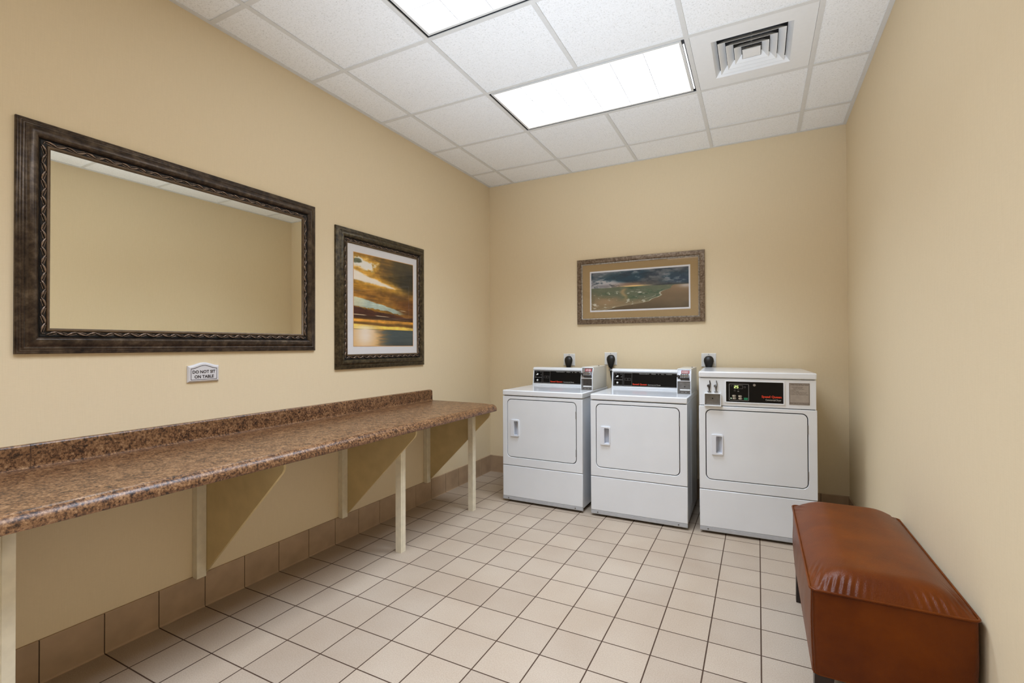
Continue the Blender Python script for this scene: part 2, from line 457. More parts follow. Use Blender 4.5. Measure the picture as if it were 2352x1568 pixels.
# ------------------------------------------------------------------ ceiling lamps
LL = ['long bright ceiling light panel shown whole beside the square air vent',
      'ceiling light panel cut off by the top edge of the photo',
      'ceiling light panel just above the camera, outside the photo',
      'ceiling light panel behind the camera, nearest the front wall']
for k, (i, j) in enumerate(LIGHTS):
    x0, x1 = gx[i]+BW, gx[i+2]-BW; y1, y0 = gy[j]-BW, gy[j+1]+BW
    t = thing('ceiling_light', LL[k], 'ceiling light', ((x0+x1)/2, (y0+y1)/2, H), 0)
    hx, hy = (x1-x0)/2, (y1-y0)/2
    hb = MB()
    hb.box(-hx-0.01, hx+0.01, -hy-0.01, hy+0.01, 0.09, 0.095)
    for s in (-1, 1):
        hb.box(s*hx+(0 if s > 0 else -0.01), s*hx+(0.01 if s > 0 else 0), -hy-0.01, hy+0.01, 0.005, 0.09)
        hb.box(-hx, hx, s*hy+(0 if s > 0 else -0.01), s*hy+(0.01 if s > 0 else 0), 0.005, 0.09)
    # return flange above the grid, seen as the dark line round the door
    fl = MB(); fl.box(-hx, hx, -hy, -hy+0.022, 0.014, 0.018); fl.box(-hx, hx, hy-0.022, hy, 0.014, 0.018)
    fl.box(-hx, -hx+0.022, -hy, hy, 0.014, 0.018); fl.box(hx-0.03, hx, -hy, hy, 0.014, 0.018)
    hb.build('housing', DUCT, t)
    fl.build('reveal', DUCT, t)
    g = 0.0115; gr = 0.017 if k == 0 else 0.0115; w = 0.014
    a0, a1, b0, b1 = -hx+g, hx-gr, -hy+g, hy-g
    fr = MB()
    for bx in ((a0, a1, b0, b0+w), (a0, a1, b1-w, b1), (a0, a0+w, b0+w, b1-w), (a1-w, a1, b0+w, b1-w)):
        fr.box(*bx, 0.001, 0.011)
    fr.build('door_frame', TBAR, t, bevel=0.0015)
    lm = emit_mat('lamp diffuser %d' % k, (1, 1, 1), 2.2)
    al = bpy.data.lights.new('lamp', 'AREA'); al.shape = 'RECTANGLE'; al.size = a1-a0-2*w-0.004; al.size_y = b1-b0-2*w-0.004
    al.energy = LAMP[k][0]; al.color = LAMP[k][1]; al.spread = math.radians(SPREAD)
    ao = bpy.data.objects.new('lamp', al); C.objects.link(ao); ao.parent = t; ao.location = ((a0+a1)/2, (b0+b1)/2, 0.0053)
    d = MB().box(a0+w, a1-w, b0+w, b1-w, 0.006, 0.009).build('diffuser', lm, t)
    rb = MB(); nx, ny = 6, 3
    for q in range(1, nx): xx = a0+w+(a1-a0-2*w)*q/nx; rb.box(xx-0.002, xx+0.002, b0+w, b1-w, 0.0036, 0.0048)
    for q in range(1, ny): yy = b0+w+(b1-b0-2*w)*q/ny; rb.box(a0+w, a1-w, yy-0.0016, yy+0.0016, 0.0036, 0.0048)
    rb.build('lens_rib', LENS_RIB, d)
    if k == 0:   # the right end of the door hangs slightly off, the lit inside shows
        MB().box(a1+0.003, a1+0.0095, b0+0.05, b1-0.01, 0.011, 0.013).build('lit_gap', lm, t)

# ------------------------------------------------------------------ air vent
cx, cy = (gx[3]+gx[4])/2, (gy[1]+gy[2])/2
t = thing('air_vent', 'square white ceiling air vent with nested louvers', 'air vent', (cx, cy, H))
hh = T/2-BW-0.001
def ring(mb, b0, z0, b1, z1, th=0.0015, oy=0):
    """four sloping walls from half size b0 at z0 to b1 at z1"""
    for s in (0, th):
        pass
    v = []
    for b, z in ((b0, z0), (b1, z1), (b1-th*1.6, z1), (b0-th*1.6, z0)):
        v += [(-b, -b, z), (b, -b, z), (b, b, z), (-b, b, z)]
    f = []
    for r in range(4):
        n = (r+1) % 4
        for q in range(4): f.append((r*4+q, r*4+(q+1) % 4, n*4+(q+1) % 4, n*4+q))
    mb.add(v, f)
    return mb
pm = MB(); fo = 0.195
for bx in ((-hh, hh, -hh, -fo), (-hh, hh, fo, hh), (-hh, -fo, -fo, fo), (fo, hh, -fo, fo)): pm.box(*bx, 0.001, 0.005)
ring(pm, fo+0.001, 0.002, 0.172, 0.03)
pm.build('face_panel', VENTW, t)
for b in (0.163, 0.124, 0.085):
    ring(MB(), b, 0.0, b-0.032, 0.03).build('louver', VENTW, t)
cp = MB(); ring(cp, 0.047, 0.0, 0.022, 0.02); cp.box(-0.0465, 0.0465, -0.0465, 0.0465, 0.0, 0.0015)
cp.build('center_plate', VENTW, t)
dk = MB(); dk.box(-0.2, 0.2, -0.2, 0.2, 0.10, 0.104)
for s in (-1, 1):
    dk.box(s*0.175-0.002, s*0.175+0.002, -0.175, 0.175, 0.032, 0.10); dk.box(-0.175, 0.175, s*0.175-0.002, s*0.175+0.002, 0.032, 0.10)
dk.build('duct_neck', DUCT, t)
br = MB(); br.box(-0.17, 0.17, -0.004, 0.004, 0.034, 0.05); br.box(-0.004, 0.004, -0.17, 0.17, 0.034, 0.05)
br.build('cross_brace', STEEL, t)

# ------------------------------------------------------------------ frames
def sweep_frame(mb, x0, x1, z0, z1, prof, mi=0):
    """prof: (inset from the outer edge, height off the wall); mitred corners; faces -y"""
    rings = []
    for d, h in prof:
        rings.append([(x0+d, -h, z0+d), (x1-d, -h, z0+d), (x1-d, -h, z1-d), (x0+d, -h, z1-d)])
    mb.loft(rings, mi, True, False)
    return mb

def scrolls(mb, x0, x1, z0, z1, hy, hw, pitch):
    """acanthus scroll relief running round a rectangle; hw = half width of the band, hy = height off the wall"""
    sides = [((x0, z0), (1, 0), x1-x0), ((x1, z0), (0, 1), z1-z0), ((x1, z1), (-1, 0), x1-x0), ((x0, z1), (0, -1), z1-z0)]
    for (ox, oz), (dx, dz), L in sides:
        n = max(2, round((L-2*hw)/pitch)); p = (L-2*hw)/n
        for k in range(n):
            for sgn, off in ((1, 0), (-1, p*0.5)):
                def P(u, v, h):
                    a = hw+k*p+off+u; vv = v*sgn
                    a = min(max(a, 0.0), L)
                    return (ox+dx*a-dz*vv, -(hy+h), oz+dz*a+dx*vv)
                q = p
                # leaf with a curled tip
                pts = []; rad = []
                for s in range(10):
                    tt = s/9
                    pts.append(P(tt*q*0.62, hw*(-0.75+1.45*math.sin(tt*math.pi*0.62)), 0.0012+0.0016*math.sin(tt*math.pi)))
                    rad.append(0.0007+0.0026*math.sin(math.pi*min(1, tt*0.9+0.12))*(hw/0.0062))
                mb.tube(pts, rad, 6)
                pts = []; rad = []
                for s in range(8):
                    tt = s/7
                    pts.append(P(q*0.12+tt*q*0.42, hw*(-0.95+0.9*tt), 0.0008)); rad.append(0.0013*(hw/0.0062))
                mb.tube(pts, rad, 5)
                # eye of the scroll
                pts = []; rad = []
                for s in range(9):
                    tt = s/8*2*math.pi*0.85; rr = hw*0.34*(1-0.4*s/8)
                    pts.append(P(q*0.64+rr*math.cos(tt), hw*0.1+rr*math.sin(tt), 0.0016)); rad.append(0.0011*(hw/0.0062))
                mb.tube(pts, rad, 5)
                # beads
                for e in (0.02, 0.075):
                    c = P(q*(0.78+e*1.6), hw*(-0.5+2*e), 0.0006)
                    mb.tube([(c[0], c[1]+0.001, c[2]), (c[0], c[1]-0.0012, c[2])], [0.0018*(hw/0.0062), 0.0011*(hw/0.0062)], 6)
    return mb

def ornate_frame(t, x0, x1, z0, z1, fm):
    pr = [(0.0, 0.0), (0.0, 0.011), (0.0015, 0.0135), (0.006, 0.0155), (0.0075, 0.0145), (0.009, 0.0165), (0.0135, 0.018), (0.015, 0.017), (0.0165, 0.019), (0.022, 0.0205),
          (0.024, 0.0185), (0.026, 0.0175), (0.0275, 0.0185), (0.031, 0.0215), (0.036, 0.026), (0.041, 0.0295), (0.047, 0.0315), (0.053, 0.0305), (0.058, 0.0265), (0.061, 0.021), (0.063, 0.0185)]
    link('frame', sweep_frame(MB(), x0, x1, z0, z1, pr).mesh(), fm, t, smooth=True).data.set_sharp_from_angle(angle=0.9)
    pr2 = [(0.063, 0.0185), (0.0645, 0.0155), (0.067, 0.017), (0.069, 0.015), (0.086, 0.0145)]
    g = link('carved_band', sweep_frame(MB(), x0, x1, z0, z1, pr2).mesh(), PIT, t)
    d = 0.0775
    s = scrolls(MB(), x0+d, x1-d, z0+d, z1-d, 0.0145, 0.0085, 0.062)
    link('scroll_carving', s.mesh(), CARVE, g, smooth=True)
    pr3 = [(0.086, 0.0145), (0.0868, 0.019), (0.089, 0.0205), (0.092, 0.02), (0.0965, 0.0165), (0.098, 0.0125)]
    link('inner_lip', sweep_frame(MB(), x0, x1, z0, z1, pr3).mesh(), LIPM, t, smooth=True)

t = thing('wall_mirror', 'large wide mirror in a dark carved bronze frame on the left wall', 'mirror', (0, -3.513, 1.25), math.pi/2)
mw, mh = 1.337, 0.884
ornate_frame(t, 0, mw, 0, mh, FRAMEM)
MB().box(0.094, mw-0.094, -0.0118, -0.004, 0.094, mh-0.094).build('mirror_glass', MIRROR, t)

# ---------------------------------------------------------------- printed pictures computed on a fine grid
def fbm(shape, fx, fy, seed, octs=5, gain=0.5):
    rng = np.random.RandomState(seed); h, w = shape; out = np.zeros(shape); amp = 1; tot = 0
    for o in range(octs):
        nx, ny = max(2, int(fx*2**o))+2, max(2, int(fy*2**o))+2
        g = rng.rand(ny, nx)
        X = np.linspace(0, nx-1.001, w); Y = np.linspace(0, ny-1.001, h)
        xi = X.astype(int); yi = Y.astype(int); xf = X-xi; yf = Y-yi
        xf = xf*xf*(3-2*xf); yf = (yf*yf*(3-2*yf))[:, None]
        a = g[yi][:, xi]; b = g[yi][:, xi+1]; c = g[yi+1][:, xi]; d = g[yi+1][:, xi+1]
        out += amp*((a*(1-xf)+b*xf)*(1-yf)+(c*(1-xf)+d*xf)*yf); tot += amp; amp *= gain
    return out/tot
def sm(a, b, x): t = np.clip((x-a)/(b-a), 0, 1); return t*t*(3-2*t)
def mixc(img, col, a): return img*(1-a[..., None])+np.array(col, float)*a[..., None]

def print_object(name, img, x0, x1, z0, z1, y, parent, mat):
    h, w, _ = img.shape
    X, Z = np.meshgrid(np.linspace(x0, x1, w), np.linspace(z1, z0, h))
    v = np.stack([X, np.full_like(X, y), Z], -1).reshape(-1, 3)
    i = np.arange(h*w).reshape(h, w)
    q = np.stack([i[1:, :-1], i[1:, 1:], i[:-1, 1:], i[:-1, :-1]], -1).reshape(-1, 4)
    me = bpy.data.meshes.new('print'); me.from_pydata(v.tolist(), [], q.tolist())
    c = img/255.0; c = np.where(c <= 0.04045, c/12.92, ((np.clip(c, 0, 1)+0.055)/1.055)**2.4)
    at = me.color_attributes.new('print', 'FLOAT_COLOR', 'POINT')
    at.data.foreach_set('color', np.concatenate([c.reshape(-1, 3), np.ones((h*w, 1))], 1).astype(np.float32).ravel())
    return link(name, me, mat, parent)

def sunset():
    h, w = 330, 300
    u, v = np.meshgrid(np.linspace(0, 1, w), np.linspace(0, 1, h))
    n1 = fbm((h, w), 3, 6, 1)-0.5; n2 = fbm((h, w), 3, 16, 2)-0.5; n3 = fbm((h, w), 10, 14, 3, 5, 0.6)-0.5
    img = np.zeros((h, w, 3))+np.array((150, 104, 28.))
    img = mixc(img, (72, 60, 34), sm(0.2, 0.75, u-0.5*v+n1*0.9+0.15)*sm(0.46, 0.3, v))       # dark upper right cloud
    img = mixc(img, (48, 44, 34), sm(0.66, 0.95, u+n1*0.5)*sm(0.02, 0.1, v)*sm(0.36, 0.24, v-0.02*u))
    img = mixc(img, (196, 138, 34), sm(0.35, 0.6, 0.5+n1*1.6+n3*0.5)*sm(0.75, 0.2, u)*0.7)
    # white breaks in the cloud
    d = np.hypot((u-0.10)/0.22, (v-0.105-0.05*u)/0.065)+n3*1.6
    img = mixc(img, (214, 164, 60), sm(1.7, 0.8, d)); img = mixc(img, (244, 238, 226), sm(1.1, 0.7, d))
    d = np.hypot((u-0.04)/0.09, (v-0.085)/0.03)+n3; img = mixc(img, (104, 110, 84), sm(1.1, 0.7, d))
    c = 0.235+0.14*u; th = 0.052*(1-u/0.74); d = (np.abs(v-c+n3*0.035)-np.clip(th, 0, 1))
    img = mixc(img, (222, 166, 62), sm(0.075, 0.0, d)*sm(0.95, 0.6, u)*0.9)
    img = mixc(img, (248, 236, 218), sm(0.012, -0.012, d)*sm(0.72, 0.62, u))
    img = mixc(img, (118, 76, 26), sm(0.37, 0.42, v+n2*0.06)*sm(0.56, 0.5, v)*0.55)
    img = mixc(img, (178, 124, 48), sm(0.1, 0.3, n2+0.1)*sm(0.3, 0.4, v)*sm(0.6, 0.5, v)*0.7)
    img = mixc(img, (98, 52, 22), sm(0.45, 1.0, u)*sm(0.42, 0.5, v)*sm(0.7, 0.6, v)*0.7)
    # pale blue gap
    top = 0.468+0.17*u**1.3; bot = 0.565+0.09*u
    g = sm(0.0, 0.012, v-top+n3*0.02)*sm(0.0, 0.012, bot-v+n3*0.05+n1*0.02)
    img = mixc(img, (188, 202, 186), g*sm(0.9, 0.65, u))
    img = mixc(img, (244, 222, 170), g*sm(0.25, 0.0, u)*0.5)
    # dark band
    b = sm(0.0, 0.02, v-(0.57+0.085*u)+n3*0.05)*sm(0.70, 0.68, v-0.01*u+n2*0.01)
    img = mixc(img, (78, 36, 18), b); img = mixc(img, (122, 62, 26), b*sm(0.02, 0.2, n2)*0.8)
    for vc, a, u0, u1 in ((0.655, 1, -0.1, 0.22), (0.658, 1, 0.3, 0.6), (0.685, .9, 0.58, 0.98), (0.58, .8, 0.7, 0.9)):
        img = mixc(img, (252, 232, 190), np.exp(-((v-vc-0.03*(u-u0)+n2*0.012)/0.0042)**2)*sm(u0, u0+0.08, u)*sm(u1, u1-0.08, u)*a)
    img = mixc(img, (66, 38, 20), sm(0.664, 0.672, v)*sm(0.715, 0.70, v+n2*0.02)*0.8)
    img = mixc(img, (226, 158, 60), sm(0.705, 0.715, v+n3*0.01)*sm(0.76, 0.72, v)*0.95)
    img = mixc(img, (112, 76, 30), sm(0.735, 0.752, v+n2*0.02)*sm(0.80, 0.78, v)*0.85)
    img = mixc(img, (250, 206, 92), sm(0.775, 0.79, v+n2*0.012+0.02*(1-u))*sm(0.83, 0.815, v))
    img = mixc(img, (255, 236, 190), np.exp(-((u-0.17)/0.16)**2)*sm(0.76, 0.80, v)*sm(0.83, 0.81, v))
    st = fbm((h, w), 3, 46, 21, 3)-0.5; cr = fbm((h, w), 16, 22, 22, 4, 0.6)-0.5
    img = img*(1+(st*0.55+cr*0.35)[..., None]*sm(250, 150, img.mean(-1))[..., None])
    # sea
    s = sm(0.814, 0.818, v); n4 = fbm((h, w), 8, 60, 7, 3)-0.5
    sea = np.zeros((h, w, 3))+np.array((58, 74, 78.))
    sea = mixc(sea, (150, 112, 62), sm(0.62, 0.36, u+n4*0.25)); sea = mixc(sea, (226, 176, 104), sm(0.45, 0.3, u+n4*0.2))
    sea = mixc(sea, (244, 226, 206), np.exp(-((u-0.17)/0.17)**2)*(1-0.4*sm(0.9, 1, v))+n4*0.15)
    sea = mixc(sea, (34, 44, 48), sm(0.9, 1.0, v)*sm(0.4, 0.8, u)*0.5)
    img = img*(1-s[..., None])+sea*s[..., None]
    img = mixc(img, (52, 38, 26), np.exp(-((v-0.816)/0.002)**2)*(1-np.exp(-((u-0.17)/0.1)**2)))
    return np.clip(img, 0, 255)

def beach():
    h, w = 230, 520
    u, v = np.meshgrid(np.linspace(0, 1, w), np.linspace(0, 1, h))
    n1 = fbm((h, w), 5, 4, 11)-0.5; n2 = fbm((h, w), 6, 12, 12)-0.5; n3 = fbm((h, w), 24, 16, 13, 4, 0.6)-0.5; n4 = fbm((h, w), 20, 40, 14, 3)-0.5
    n5 = fbm((h, w), 9, 9, 31, 6, 0.62)-0.5
    img = np.zeros((h, w, 3))+np.array((92, 98, 104.))
    img = mixc(img, (20, 58, 76), sm(-0.05, 0.16, n1+n2*0.4)); img = mixc(img, (112, 112, 116), sm(0.0, 0.2, -n1+n3*0.4)*0.8)
    img = mixc(img, (22, 62, 78), np.exp(-((u-0.28)/0.2)**2-((v-0.14)/0.12)**2)*0.9)
    img = mixc(img, (20, 52, 78), np.exp(-((u-0.93)/0.13)**2-((v-0.3)/0.13)**2)*0.9)
    img = mixc(img, (158, 156, 158), np.exp(-((u-0.45)/0.07)**2-((v-0.03)/0.06)**2)*sm(-.2, .2, n3+.1))
    img = mixc(img, (150, 150, 152), sm(0.06, 0.26, n5)*sm(0.0, 0.1, v+0.05)*0.8); img = mixc(img, (22, 40, 56), sm(0.04, 0.24, -n5)*0.7)
    img = mixc(img, (58, 60, 58), np.exp(-((u-0.65)/0.12)**2-((v-0.34)/0.1)**2)*0.6)
    cl = sm(0.0, 0.08, v-0.16-0.30*u+n1*0.12)*sm(0.52, 0.3, u+n3*0.1)
    img = mixc(img, (180, 176, 176), cl*sm(-0.25, 0.1, n2+n3)); img = mixc(img, (98, 96, 100), cl*sm(0.3, 0.38, v)*sm(0, 0.15, n2)*0.6)
    img = mixc(img, (150, 112, 84), np.exp(-((u-0.42)/0.16)**2-((v-0.36)/0.05)**2)*0.85)
    img = mixc(img, (250, 206, 128), np.exp(-((u-0.46)/0.15)**2-((v-0.405+0.0*u)/0.022)**2))
    hz = 0.415+0.008*u
    img = mixc(img, (30, 34, 36), sm(hz-0.05, hz-0.01, v)*sm(0.62, 0.72, u)*0.6)
    sea = np.zeros((h, w, 3))+np.array((96, 102, 80.))
    sea = mixc(sea, (48, 78, 52), sm(0, 0.2, n2+n4*0.5)*0.8); sea = mixc(sea, (112, 118, 92), sm(0.02, 0.2, n4)*0.7)
    sea = mixc(sea, (136, 116, 84), sm(0.62, 0.9, v+0.3*(0.4-u)+n1*0.3)); sea = mixc(sea, (160, 130, 96), np.exp(-((u-0.16)/0.13)**2-((v-0.78)/0.1)**2)*0.8)
    sea = mixc(sea, (186, 152, 104), np.exp(-((u-0.36-0.02*np.sin(v*20))/0.025)**2)*sm(0.42, 0.5, v)*sm(0.85, 0.6, v)*0.7)
    sea = mixc(sea, (206, 202, 184), sm(0.17, 0.24, n3+n4*0.3)*sm(0.45, 0.6, v)*0.7)
    sea = mixc(sea, (208, 200, 180), sm(0.10, 0.16, n3+n4*0.4)*np.exp(-((u-0.07)/0.08)**2-((v-0.87)/0.07)**2))
    s = sm(hz-0.003, hz+0.003, v); img = img*(1-s[..., None])+sea*s[..., None]
    # shore: u as a function of v
    su = np.interp(v, [0.42, 0.47, 0.55, 0.64, 0.72, 0.8, 0.88, 0.95, 1.02], [0.90, 0.83, 0.77, 0.72, 0.70, 0.60, 0.44, 0.22, 0.05])+0.02*np.sin(v*40)+n1*0.05
    sand = mixc(mixc(np.zeros((h, w, 3))+np.array((116, 94, 66.)), (88, 72, 48), sm(0.75, 1.0, v+n1*0.2)), (142, 114, 84), sm(0.5, 1.0, u)*sm(0.75, 0.45, v))
    sand = mixc(sand, (190, 178, 168), np.exp(-((u-0.98)/0.07)**2-((v-0.46)/0.05)**2))
    g = sm(0.0, 0.012, u-su)*sm(hz, hz+0.01, v)
    img = img*(1-g[..., None])+sand*g[..., None]
    img = mixc(img, (216, 206, 184), np.exp(-((u-su)/0.007)**2)*sm(0.5, 0.6, v)*0.85)
    img = mixc(img, (206, 196, 174), np.exp(-((u-su+0.16*(v-0.3)+n3*0.05)/0.006)**2)*sm(0.62, 0.7, v)*0.7)
    img = mixc(img, (226, 218, 200), np.exp(-((u-0.52)/0.02)**2-((v-0.57)/0.014)**2))
    return np.clip(img, 0, 255)

t = thing('framed_picture', 'golden sunset over the sea in a dark carved frame', 'picture', (0, -2.016, 1.123), math.pi/2)
pw, ph = 0.918, 0.94
ornate_frame(t, 0, pw, 0, ph, FRAMEO)
MB().box(0.094, pw-0.094, -0.012, -0.004, 0.094, ph-0.094).build('mat_board', MATW, t)
fl = MB(); sweep_frame(fl, 0.150, 0.778, 0.150, 0.792, [(0, 0.0125), (0.0, 0.0128), (0.004, 0.0128), (0.004, 0.0125)]); fl.build('fillet', GOLDL, t)
print_object('sunset_print', sunset(), 0.153, 0.775, 0.153, 0.789, -0.0127, t, art_mat('sunset print'))
MB().box(0.0945, pw-0.0945, -0.0152, -0.0142, 0.0945, ph-0.0945).build('glass_pane', GLASS, t)

t = thing('framed_picture', 'wide stormy beach picture with tan mat above the dryers', 'picture', (0.946, 0, 1.469), 0)
pw, ph = 1.103, 0.593
pr = [(0, 0), (0, 0.019), (0.002, 0.0215), (0.008, 0.0228), (0.03, 0.0228), (0.036, 0.0218), (0.038, 0.017), (0.0405, 0.0165)]
link('frame', sweep_frame(MB(), 0, pw, 0, ph, pr).mesh(), SILVW, t, smooth=True).data.set_sharp_from_angle(angle=0.6)
pr = [(0.0405, 0.0165), (0.042, 0.0185), (0.046, 0.0180), (0.049, 0.0145), (0.051, 0.0105)]
link('inner_lip', sweep_frame(MB(), 0, pw, 0, ph, pr).mesh(), SILVL, t, smooth=True)
MB().box(0.049, pw-0.049, -0.0095, -0.003, 0.049, ph-0.049).build('mat_board', MATT, t)
MB().box(0.121, 0.990, -0.0105, -0.0093, 0.110, 0.480).build('print_border', MATW, t)
print_object('beach_print', beach(), 0.133, 0.978, 0.124, 0.466, -0.0108, t, art_mat('beach print'))
MB().box(0.0495, pw-0.0495, -0.0135, -0.0125, 0.0495, ph-0.0495).build('glass_pane', GLASS, t)

# ------------------------------------------------------------------ sign
t = thing('wall_sign', 'small pale arched sign under the mirror', 'sign', (0, -2.913, 1.103), math.pi/2)
def arch(x0, x1, z0, zs, zt, n=18):
    pts = [(x0, z0), (x1, z0)]
    for i in range(n+1):
        a = i/n; pts.append((x1+(x0-x1)*a, zs+(zt-zs)*(0.5-0.5*math.cos(2*math.pi*a))))
    return pts
sw, sh = 0.149, 0.079
rings = []
for ins, h in ((0, 0.0), (0, 0.006), (0.007, 0.012)):
    rings.append([(p[0], -h, p[1]) for p in arch(ins, sw-ins, ins, sh-ins, sh+0.016-ins)])
mb = MB(); mb.loft(rings); mb.build('plate', SIGNM, t)
o1 = arch(0.012, sw-0.012, 0.011, sh-0.013, sh+0.002); o2 = arch(0.0142, sw-0.0142, 0.0132, sh-0.0155, sh-0.0004)
mb = MB(); n = len(o1)
mb.add([(p[0], -0.0123, p[1]) for p in o1]+[(p[0], -0.0123, p[1]) for p in o2], [(i, (i+1) % n, n+(i+1) % n, n+i) for i in range(n)])
mb.build('border_line', SIGNT, t)
lettering('lettering', 'DO NOT SIT', 0.020, 0.129, 0.0415, 0.0570, -0.0124, SIGNT, t, fat=0.034)
lettering('lettering', 'ON TABLE', 0.029, 0.121, 0.0180, 0.0335, -0.0124, SIGNT, t, fat=0.034)

# ------------------------------------------------------------------ outlets and plugs
OUT = [(0.859, 1.141, 'white outlet plate behind the leftmost dryer', 'black plug with its cord dropping behind the leftmost dryer', 0.004),
       (1.2545, 1.154, 'white outlet plate above the gap between left and middle dryers', 'black plug with a cord hanging between left and middle dryers', 0.010),
       (2.074, 1.150, 'white outlet plate above the rightmost, tallest dryer', 'black plug with its cord dropping behind the rightmost dryer', 0.003)]
for k, (ox, oz, la, lb, dx) in enumerate(OUT):
    t = thing('power_outlet', la, 'outlet', (ox, 0, oz))
    pl = MB(); rings = []
    for hx, y in ((0.0565, 0), (0.0565, -0.003), (0.053, -0.006)):
        rings.append([(-hx, y, -hx), (hx, y, -hx), (hx, y, hx), (-hx, y, hx)])
    pl.loft(rings); pl.build('cover_plate', WHITEP, t)
    MB().cyl((dx, -0.0055, -0.004), (dx, -0.010, -0.004), 0.036, 0.034, 28).build('receptacle', WHITEP, t)
    for zz in (0.047, -0.047): MB().cyl((0, -0.0055, zz), (0, -0.0075, zz), 0.0035, n=10).build('screw', STEEL, t)
    p = thing('power_plug', lb, 'power plug', (ox+dx, -0.0105, oz))
    rings = []
    for z, hx, d0, d1 in ((0.036, 0.005, 0.012, 0.018), (0.034, 0.016, 0.004, 0.028), (0.027, 0.027, 0.0, 0.036), (0.012, 0.0365, 0.0, 0.044), (-0.006, 0.0385, 0.0, 0.048), (-0.024, 0.0345, 0.0, 0.049),
                          (-0.04, 0.0295, 0.002, 0.047), (-0.056, 0.0245, 0.004, 0.044), (-0.07, 0.021, 0.006, 0.040), (-0.078, 0.0185, 0.009, 0.036)):
        cy_ = -(d0+d1)/2; ry = (d1-d0)/2
        rings.append([(hx*math.cos(a*math.pi/10), cy_+ry*math.sin(a*math.pi/10), z) for a in range(20)])
    pm = MB(); pm.loft(rings); pm.build('plug_body', RUBBER, p, smooth=True)
    cb = MB()
    if k == 1:
        path = [(0.0, -0.022, -0.072), (0.001, -0.024, -0.1), (0.006, -0.026, -0.14), (0.018, -0.03, -0.2), (0.026, -0.032, -0.26), (0.03, -0.03, -0.36), (0.034, -0.026, -0.55)]
        cb.tube(path, 0.011, 10); cb.build('cord', RUBBER, p, smooth=True)
        cl = MB().box(-0.013, 0.013, -0.038, -0.012, -0.108, -0.094)
        cl.cyl((0.006, -0.038, -0.101), (0.006, -0.043, -0.101), 0.005, n=10)
        cl.build('cord_clip', CHROME, p, bevel=0.002)
    else:
        path = [(0.0, -0.022, -0.072), (0.0, -0.023, -0.12), (0.004, -0.022, -0.2), (0.008, -0.02, -0.35)]
        cb.tube(path, 0.012, 10); cb.build('cord', RUBBER, p, smooth=True)

# ------------------------------------------------------------------ dryers
DW = 0.687
def dryer_shell(t, tall):
    """local: x to the right, y to the back, z up, origin at the front left floor corner"""
    D = 0.69; dx1 = DW
    zt = 0.866 if not tall else 1.052
    cab = MB().box(0.004, 0.010, 0.018, D, 0.03, zt).box(dx1-0.010, dx1-0.004, 0.018, D, 0.03, zt)
    cab.box(0.010, dx1-0.010, D-0.006, D, 0.03, zt).box(0.010, dx1-0.010, 0.019, D-0.006, 0.03, 0.036)
    c = cab.build('cabinet', ENAMEL, t, bevel=0.0015)
    for yy in (0.24, 0.30, 0.58): MB().box(dx1-0.0045, dx1-0.0028, yy, yy+0.012, 0.1, 0.8).build('side_rib', ENAMEL, c, bevel=0.0008)
    # front frame with the door opening
    fp = holed(MB(), [(0.0, 0.3005), (DW, 0.3005), (DW, 0.8625), (0.0, 0.8625)], [rrect(0.0405, 0.6385, 0.3655, 0.8395, 0.036)], 0.0, 0.018)
    fp.build('front_panel', ENAMEL, t, bevel=0.003, angle=1.2)
    holed(MB(), [(0.03, 0.356), (0.65, 0.356), (0.65, 0.85), (0.03, 0.85)], [[(0.100, 0.532), (0.152, 0.532), (0.152, 0.677), (0.100, 0.677)]], 0.0135, 0.0178).build('door_gap_shade', GAP, t)  # black backing plate paints the shade in the gap round the door
    # door with a handle opening
    hx0, hx1, hz0, hz1 = 0.078, 0.149, 0.537, 0.672
    dm = holed(MB(), rrect(0.0458, 0.6332, 0.3708, 0.8342, 0.031), [[(0.104, hz0+0.008), (hx1-0.004, hz0+0.008), (hx1-0.004, hz1-0.008), (0.104, hz1-0.008)]], 0.0004, 0.0125)
    d = dm.build('door', ENAMEL, t, bevel=0.002, angle=1.2)
    h = MB(); holed(h, rrect(hx0, hx1, hz0, hz1, 0.008), [rrect(0.106, hx1-0.006, hz0+0.011, hz1-0.011, 0.005)], -0.0085, 0.0008)
    # sloping pocket behind the opening
    px0, px1, pz0, pz1 = 0.105, hx1-0.0045, hz0+0.009, hz1-0.009
    h.add([(px0, 0.0005, pz0), (px1, 0.0005, pz0), (px1, 0.0005, pz1), (px0, 0.0005, pz1), (px0-0.004, 0.046, pz0+0.001), (px0+0.012, 0.046, pz0+0.010), (px0+0.012, 0.046, pz1-0.004), (px0-0.004, 0.046, pz1-0.001)],
          [(0, 1, 5, 4), (1, 2, 6, 5), (2, 3, 7, 6), (3, 0, 4, 7), (4, 5, 6, 7)])
    h.build('door_handle', HANDLE, d, bevel=0.0035, seg=3, angle=0.9)
    for zz in (0.45, 0.74):
        MB().box(0.6325, 0.6395, -0.0012, 0.004, zz-0.028, zz+0.028).build('hinge', STEEL, d, bevel=0.001)
    MB().box(0.0, DW, 0.0, 0.018, 0.045, 0.2965).build('lower_panel', ENAMEL, t, bevel=0.004)
    MB().prism([(0.0, 0.0445), (0.0, 0.02), (0.004, 0.0155), (0.018, 0.0155), (0.018, 0.0445)], 0.001, DW-0.001, 'x').build('kick_strip', KICK, t, bevel=0.001)
    for xx in (0.052, 0.626):
        MB().cyl((xx, 0.0, 0.031), (xx, -0.003, 0.031), 0.0052, 0.004, 12).build('screw', STEEL, t)
    for xx in (0.05, DW-0.05):
        for yy in (0.06, D-0.06):
            f = MB(); f.cyl((xx, yy, 0), (xx, yy, 0.012), 0.02, n=14); f.cyl((xx, yy, 0.012), (xx, yy, 0.031), 0.008, n=10)
            f.build('foot', RUBBER, t)

